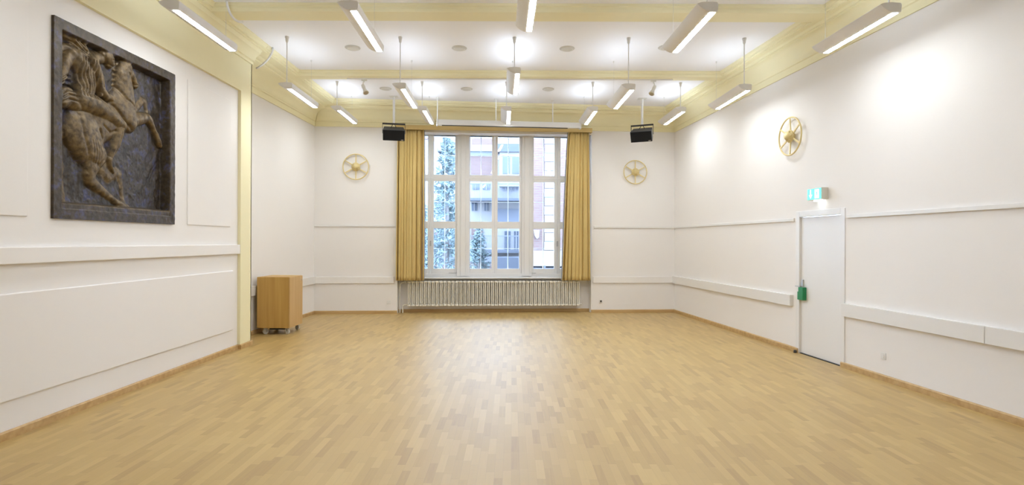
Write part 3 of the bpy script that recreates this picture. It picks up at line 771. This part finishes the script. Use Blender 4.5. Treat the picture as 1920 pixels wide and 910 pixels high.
# ================================================================== BRONZE RELIEF
def relief():
    U = 320; S = RY1 - RY0; Hh = RZ1 - RZ0
    u = np.linspace(0, 1, U); v = np.linspace(0, 1, U); uu, vv = np.meshgrid(u, v)
    rs = np.random.RandomState(3)
    def smooth_noise(n_):
        g = rs.rand(n_ + 2, n_ + 2); x = uu * n_; y = vv * n_; i = x.astype(int); j = y.astype(int); fx = x - i; fy = y - j
        fx = fx * fx * (3 - 2 * fx); fy = fy * fy * (3 - 2 * fy)
        return (g[j, i] * (1 - fx) + g[j, i + 1] * fx) * (1 - fy) + (g[j + 1, i] * (1 - fx) + g[j + 1, i + 1] * fx) * fy
    base = .030 * np.clip(1 - ((uu - .38) / .48) ** 2, 0, 1) + .008 * smooth_noise(9) + .012 * smooth_noise(24) * np.clip(1.3 - uu, 0, 1) + .007 * smooth_noise(48) + .004 * smooth_noise(90)
    H_ = base.copy(); mask = np.zeros_like(uu)
    def caps(pts, top, lo=.010):
        """tapering rounded limb: pts = (u, v, radius); top = relief height at the crest"""
        nonlocal H_, mask
        best = np.full_like(uu, 9.0); hh = np.zeros_like(uu)
        for (a, b, r0), (c, d, r1) in zip(pts[:-1], pts[1:]):
            dx, dy = c - a, d - b; L2 = dx * dx + dy * dy + 1e-9
            t = np.clip(((uu - a) * dx + (vv - b) * dy) / L2, 0, 1)
            rr = r0 + (r1 - r0) * t
            q = np.hypot(uu - a - t * dx, vv - b - t * dy) / rr
            best = np.minimum(best, q)
            hh = np.maximum(hh, np.sqrt(np.clip(1 - q * q, 0, 1)) * np.minimum(1, rr / .06) ** .5 * (q < 1))
        inside = best < 1
        H_ = np.where(inside, np.maximum(H_, lo + top * hh), H_)
        mask = np.where(inside, np.maximum(mask, np.clip((1 - best) * 4, 0, 1)), mask)
    def groove(pts, w, d):
        """a carved line"""
        nonlocal H_
        best = np.full_like(uu, 9.0)
        for (a, b), (c, e) in zip(pts[:-1], pts[1:]):
            dx, dy = c - a, e - b; t = np.clip(((uu - a) * dx + (vv - b) * dy) / (dx * dx + dy * dy + 1e-9), 0, 1)
            best = np.minimum(best, np.hypot(uu - a - t * dx, vv - b - t * dy))
        H_ = H_ - d * np.exp(-(best / w) ** 2)
    # far hind leg, far foreleg, tail
    caps([(.37, .31, .065), (.43, .255, .045), (.50, .285, .036), (.525, .275, .032), (.545, .21, .020), (.555, .14, .018), (.565, .10, .026)], .058)
    caps([(.60, .62, .055), (.68, .70, .030), (.74, .765, .026), (.765, .765, .022), (.785, .71, .017), (.775, .665, .019)], .050)
    caps([(.15, .475, .040), (.105, .45, .032), (.075, .40, .020), (.085, .33, .018), (.108, .27, .020), (.098, .19, .022), (.078, .11, .026)], .060)
    caps([(.105, .19, .018), (.112, .10, .020)], .052)
    # belly, barrel, chest, neck
    caps([(.245, .47, .135), (.33, .515, .115), (.43, .57, .108), (.54, .635, .112)], .092)
    caps([(.51, .67, .105), (.575, .64, .100), (.60, .60, .070)], .104)
    caps([(.555, .68, .115), (.555, .77, .090), (.540, .86, .072), (.545, .925, .050)], .104)
    # rump and near hind leg
    caps([(.235, .47, .145), (.265, .425, .135), (.315, .365, .095)], .120)
    caps([(.30, .37, .095), (.298, .31, .070), (.282, .25, .048), (.290, .215, .042), (.345, .185, .036), (.43, .145, .026), (.50, .112, .024), (.535, .100, .030), (.58, .088, .026)], .096)
    # head of the horse: cheek, long face, muzzle, ears, poll
    caps([(.560, .925, .052), (.585, .905, .046), (.625, .875, .032), (.650, .848, .028), (.660, .838, .026)], .110)
    caps([(.55, .955, .016), (.555, .99, .007)], .11)
    caps([(.575, .955, .012), (.585, .985, .006)], .10)
    # near foreleg, raised and bent
    caps([(.585, .60, .070), (.66, .63, .050), (.72, .648, .042), (.775, .665, .034), (.80, .655, .030), (.835, .62, .022), (.862, .585, .019), (.875, .575, .022), (.895, .535, .024), (.915, .510, .018)], .088)
    # rider: torso leaning forward, hip, thigh, calf, foot
    caps([(.215, .84, .078), (.255, .79, .080), (.25, .71, .074), (.225, .645, .072)], .108)
    caps([(.215, .635, .070), (.30, .630, .066), (.40, .605, .058), (.485, .572, .046), (.510, .565, .044)], .140)
    caps([(.503, .570, .044), (.492, .51, .042), (.468, .44, .038), (.440, .375, .024), (.428, .345, .020)], .132)
    caps([(.425, .350, .026), (.432, .315, .022), (.462, .283, .015)], .128)
    # shoulder, neck, head looking ahead, hair
    caps([(.25, .865, .052), (.32, .895, .038), (.365, .905, .034)], .108)
    caps([(.395, .925, .050), (.415, .915, .044), (.425, .895, .034)], .130)
    caps([(.445, .905, .010), (.462, .897, .008)], .135)
    caps([(.375, .945, .030), (.36, .925, .026)], .138)
    caps([(.275, .855, .054), (.320, .79, .046), (.350, .725, .036), (.395, .698, .028), (.425, .700, .026), (.445, .690, .020)], .142)
    caps([(.155, .865, .048), (.115, .80, .044), (.082, .71, .038)], .100)
    # cloak blown back, saddle cloth
    caps([(.085, .95, .030), (.15, .945, .036), (.205, .915, .040), (.245, .875, .040)], .100)
    caps([(.15, .975, .020), (.215, .945, .028), (.24, .90, .030)], .120)
    caps([(.075, .865, .030), (.14, .885, .030), (.22, .87, .034)], .105)
    caps([(.080, .615, .062), (.13, .63, .06), (.18, .60, .05)], .108)
    caps([(.28, .84, .030), (.33, .76, .026), (.345, .70, .022)], .150)
    # mane
    for k in range(9):
        a = .930 - k * .030
        caps([(.515 - k * .003, a, .015), (.470 - k * .001, a - .028, .008)], .112)
    # carved lines: jaw, eye, nostril, mouth, muscles, folds
    groove([(.585, .945), (.600, .900), (.590, .875), (.560, .880)], .006, .016)
    groove([(.603, .918), (.612, .914)], .006, .020); groove([(.650, .862), (.658, .856)], .005, .020); groove([(.640, .830), (.668, .838)], .004, .014)
    groove([(.470, .78), (.54, .72), (.62, .70)], .007, .012); groove([(.44, .66), (.52, .60), (.60, .555)], .008, .014)
    groove([(.33, .50), (.37, .42), (.36, .34), (.32, .30)], .009, .014); groove([(.18, .55), (.20, .45), (.24, .36)], .010, .010)
    groove([(.36, .53), (.42, .50), (.46, .52)], .008, .014)
    groove([(.35, .64), (.45, .60), (.49, .58)], .006, .008); groove([(.50, .545), (.478, .46), (.45, .39)], .005, .010)
    groove([(.418, .912), (.436, .916)], .005, .014); groove([(.40, .885), (.44, .878)], .005, .010)
    groove([(.305, .855), (.33, .80), (.345, .74)], .006, .012)
    for k in range(7):
        groove([(.20 + k * .018, .86), (.185 + k * .020, .79), (.205 + k * .020, .70), (.19 + k * .020, .66)], .0045, .013)
    for k in range(6):
        groove([(.065, .70 - k * .022), (.11, .735 - k * .024), (.165, .745 - k * .026)], .005, .016)
    for k in range(4):
        groove([(.085, .965 - k * .022), (.16, .965 - k * .022), (.235, .915 - k * .014)], .004, .014)
    for k in range(6):
        groove([(.255 + k * .018, .43 + k * .004), (.27 + k * .017, .37), (.275 + k * .014, .31)], .003, .005)
    # drapery folds carved over the cloak zone, hair strokes over the coats
    zone = np.exp(-(((uu - .14) / .12) ** 4 + ((vv - .78) / .2) ** 4))
    ang = (uu - .03) * 70 + 9 * np.sin(vv * 13) + 14 * smooth_noise(5)
    H_ += zone * .006 * np.sin(ang + vv * 38)
    zone2 = np.exp(-(((uu - .27) / .06) ** 2 + ((vv - .79) / .08) ** 2)); H_ += zone2 * .004 * np.sin(uu * 190 + vv * 40)
    H_ += mask * (.004 * smooth_noise(60) + .005 * smooth_noise(25))
    H_ += .007 * np.maximum(0, np.sin(uu * 55 + 5 * np.sin(vv * 9))) * np.clip((uu - .70) / .1, 0, 1) * (1 - mask)
    # frame and ledge
    fw = .052
    edge = np.minimum(np.minimum(uu, 1 - uu), np.minimum(vv - .0, 1 - vv))
    ramp = np.clip((fw + .012 - edge) / .012, 0, 1)
    H_ = H_ * (1 - ramp) + (.125 + .004 * smooth_noise(50)) * ramp
    led = np.clip((.088 + .010 * smooth_noise(7) - vv) / .012, 0, 1)
    H_ = H_ * (1 - led) + np.maximum(H_, .118 + .006 * smooth_noise(40)) * led
    mask = np.where((ramp > .3) | (led > .3), .18, mask)
    lz = np.clip((vv - .070) / .01, 0, 1) * led * (uu > fw) * (uu < 1 - fw); mask = np.maximum(mask, lz * .9)
    H_[0, :] = H_[-1, :] = .095; H_[:, 0] = H_[:, -1] = .095
    X = H_ ; Y = uu * S; Z = vv * Hh
    Y[:, 1] = Y[:, 0]; Y[:, -2] = Y[:, -1]; Z[1, :] = Z[0, :]; Z[-2, :] = Z[-1, :]
    P = np.stack([X, Y, Z], -1).reshape(-1, 3)
    idx = np.arange(U * U).reshape(U, U)
    F = np.stack([idx[:-1, :-1], idx[:-1, 1:], idx[1:, 1:], idx[1:, :-1]], -1).reshape(-1, 4)
    back = [U * U + i for i in range(4)]
    V = [tuple(p) for p in P.tolist()]
    me = bpy.data.meshes.new('panel'); me.from_pydata(V, [], [tuple(q) for q in F.tolist()])
    at = me.attributes.new('patina', 'FLOAT', 'POINT'); at.data.foreach_set('value', mask.reshape(-1).astype(np.float32))
    me.materials.append(M['bronze'])
    for p in me.polygons: p.use_smooth = True
    me.set_sharp_from_angle(angle=R(70))
    me.update()
    return me
rel = thing('relief_panel', 'large dark bronze relief of a rider on a rearing horse', 'relief', Matrix.Translation((LX - .100, RY0, RZ0)))
ro = bpy.data.objects.new('relief_casting', relief()); COL.objects.link(ro); ro.parent = rel; ro.location = (0, 0, 0)
MB().box(-.02, -.006, .02, RY1 - RY0 - .02, .02, RZ1 - RZ0 - .02).build('backing', M['darkmetal'], rel)

# ================================================================== OUTSIDE
def ob(mb, px0, px1, py0, py1, y0, y1):
    a = at_y(px0, 453, y0).x; b = at_y(px1, 453, y0).x; z1 = EYE + (453.5 - py0) * y0 / FPX; z0 = EYE + (453.5 - py1) * y0 / FPX
    return mb.box(a, b, y0, y1, z0, z1)
GZ = -1.6
struct('ground', MB().box(-20, 20, 14.6, 45, GZ - .2, GZ), M['pave'])
hb = thing('brick_house', 'brick house with white corner stones seen through the right of the window', 'building', (at_y(1015, 0, 20).x, 20, GZ))
def hpart(root, name, m, mb, bevel=0):
    o = mb.build(name, m, None, bevel=bevel); o.parent = root; o.matrix_parent_inverse = root.matrix_world.inverted(); return o
bpy.context.view_layer.update()
mb = MB(); mb.box(at_y(990, 0, 20).x, at_y(1200, 0, 20).x, 20, 24.5, .98, 6.2); hpart(hb, 'brick_wall', M['brick'], mb)
mb = MB(); k = 0; z = 1.35
while z < 5.8:
    w_ = .015 if k % 2 else 0; mb.box(at_y(1022, 0, 20).x + w_, at_y(1040, 0, 20).x, 19.93, 20.02, z, z + .30); z += .315; k += 1
hpart(hb, 'corner_stones', M['plaster'], mb, .01)
mb = MB(); mb.box(at_y(988, 0, 20).x, at_y(1200, 0, 20).x, 19.9, 24.5, .78, 1.33); hpart(hb, 'white_band', M['plaster'], mb)
mb = MB(); mb.box(at_y(988, 0, 20).x, at_y(1200, 0, 20).x, 19.8, 20.0, .55, .72); mb.box(at_y(1021, 0, 20).x, at_y(1024, 0, 20).x, 19.7, 19.8, GZ, .8); hpart(hb, 'stone_band', M['slate'], mb)
mb = MB(); mb.box(at_y(988, 0, 20).x, at_y(1200, 0, 20).x, 19.95, 24.5, GZ, .60); hpart(hb, 'brick_base', M['brick'], mb)
mb = MB(); mb.loft([(at_y(1001, 0, 20).x, 19.9, 1.65 + (453 - y) * 20 / 1050) for y in (0,)] * 0 + [(at_y(x, 0, 20).x, 19.90, 1.65 + (453 - y) * 20 / 1050) for x, y in ((1002, 431), (1013, 431), (1012, 445), (1008, 448), (1004, 442))],
                   [(at_y(x, 0, 20).x, 19.98, 1.65 + (453 - y) * 20 / 1050) for x, y in ((1002, 431), (1013, 431), (1012, 445), (1008, 448), (1004, 442))]); hpart(hb, 'wall_plaque', M['plaster'], mb)

ab = thing('apartment_house', 'pale house with balconies seen through the middle of the window', 'building', (0, 29, GZ))
bpy.context.view_layer.update()
D = 29
mb = MB(); ob(mb, 700, 1100, 205, 700, D, D + 6); hpart(ab, 'wall', M['plaster'], mb)
for i, (x0, x1, y0, y1) in enumerate(((760, 812, 225, 262), (884, 922, 235, 272), (882, 930, 292, 330), (884, 905, 428, 455), (760, 822, 425, 446))):
    mb = MB(); ob(mb, x0, x1, y0, y1, D - .06, D); hpart(ab, 'brick_panel', M['brick'], mb)
mb = MB(); ob(mb, 872, 960, 272, 284, D - .25, D); hpart(ab, 'cornice', M['plaster'], mb)
mb = MB(); ob(mb, 872, 925, 284, 292, D - .15, D); hpart(ab, 'stone_course', M['bplaster'], mb)
mb = MB(); ob(mb, 931, 975, 270, 285, D - .7, D); hpart(ab, 'bay_roof', M['slate'], mb)
mb = MB(); ob(mb, 936, 974, 285, 350, D - .55, D); hpart(ab, 'bay', M['plaster'], mb)
for x0, x1 in ((942, 955), (960, 973)):
    mb = MB(); ob(mb, x0, x1, 293, 326, D - .60, D - .55); hpart(ab, 'window', M['farglass'], mb)
mb = MB(); ob(mb, 820, 855, 268, 285, D - .5, D); hpart(ab, 'eave', M['slate'], mb)
for (x0, x1, y0, y1) in ((824, 838, 288, 312), (843, 853, 288, 312), (885, 898, 344, 356), (905, 918, 344, 356), (942, 954, 342, 357), (960, 971, 342, 357),
                         (884, 894, 381, 396), (908, 916, 381, 396), (818, 832, 430, 450), (838, 850, 430, 450), (946, 957, 434, 470), (964, 972, 434, 470), (822, 834, 380, 400)):
    mb = MB(); ob(mb, x0, x1, y0, y1, D - .05, D - .001); fo = hpart(ab, 'window', M['farglass'], mb)
    mb = MB(); m_ = (x0 + x1) / 2; ob(mb, m_ - .6, m_ + .6, y0, y1, D - .09, D - .05); hpart(ab, 'window_bar', M['plaster'], mb)
for (x0, x1, y) in ((878, 990, 372), (878, 990, 470), (800, 858, 455)):
    mb = MB(); ob(mb, x0, x1, y, y + 5, D - 1.3, D); hpart(ab, 'balcony_slab', M['slate'], mb)
    mb = MB()
    q = x0
    while q < x1: ob(mb, q, q + .7, y - 26, y, D - 1.28, D - 1.25); q += 2.6
    ob(mb, x0, x1, y - 28, y - 26, D - 1.3, D - 1.24); hpart(ab, 'balcony_railing', M['bplaster'], mb)
mb = MB(); ob(mb, 925, 990, 392, 418, D - .1, D); hpart(ab, 'blue_render_storey', M['bplaster'], mb)  # storey panel in the pale blue render
mb = MB(); ob(mb, 700, 1010, 482, 492, D - 2.2, D - 2.0); hpart(ab, 'plinth', M['bplaster'], mb)
mb = MB(); ob(mb, 700, 930, 496, 620, D - 2.4, D - 2.2); hpart(ab, 'garden_wall', M['brick'], mb)
mb = MB(); ob(mb, 930, 985, 484, 620, D - 2.5, D - 2.3); hpart(ab, 'garage_front', M['slate'], mb)

def spruce(name, label, x, y, z0, h_, rad, nb, seed):
    rnd = random.Random(seed); root = thing(name, label, 'tree', (x, y, z0), 'trees outside the window')
    MB().tube([(0, 0, 0), (.02, 0, h_ * .6), (0, 0, h_)], [.10, .06, .01], 8).build('trunk', M['bark'], root, smooth='all')
    mb = MB()
    for i in range(nb):
        t = rnd.random() ** .8; zz = h_ * (.06 + .92 * t); r_ = rad * (1 - t) ** .8 + .08; a = rnd.uniform(0, 6.283)
        tip = Vector((math.cos(a) * r_, math.sin(a) * r_, zz - r_ * .22)); org = Vector((0, 0, zz + .05))
        for k in range(9):
            f_ = .25 + .75 * k / 8; p = org.lerp(tip, f_) + Vector((rnd.uniform(-.05, .05), rnd.uniform(-.05, .05), rnd.uniform(-.06, .02)))
            for _ in range(2):
                d = Vector((rnd.gauss(0, 1), rnd.gauss(0, 1), rnd.gauss(-.35, .5))).normalized() * rnd.uniform(.10, .19)
                s_ = d.cross(Vector((rnd.gauss(0, 1), rnd.gauss(0, 1), 1))).normalized() * .022
                mb.add([p - s_, p + s_, p + d, p + d * .5 + s_ * 1.3 + Vector((0, .02, .01))], [(0, 1, 3), (0, 3, 2), (1, 2, 3), (0, 2, 1)])
    mb.build('foliage', M['needle'], root)
p = at_y(835, 400, 19); spruce('spruce_tree', 'blue-green spruce outside behind the left panes', p.x, 19.4, GZ, 7.0, 1.15, 420, 1)
p = at_y(806, 400, 18); spruce('spruce_tree', 'smaller blue-green spruce outside near the left curtain', p.x - .1, 16.5, GZ, 4.6, .7, 200, 2)
p = at_y(895, 400, 21); spruce('young_spruce_tree', 'low blue-green spruce outside behind the middle panes', p.x, 21.9, GZ, 3.9, .75, 200, 5)
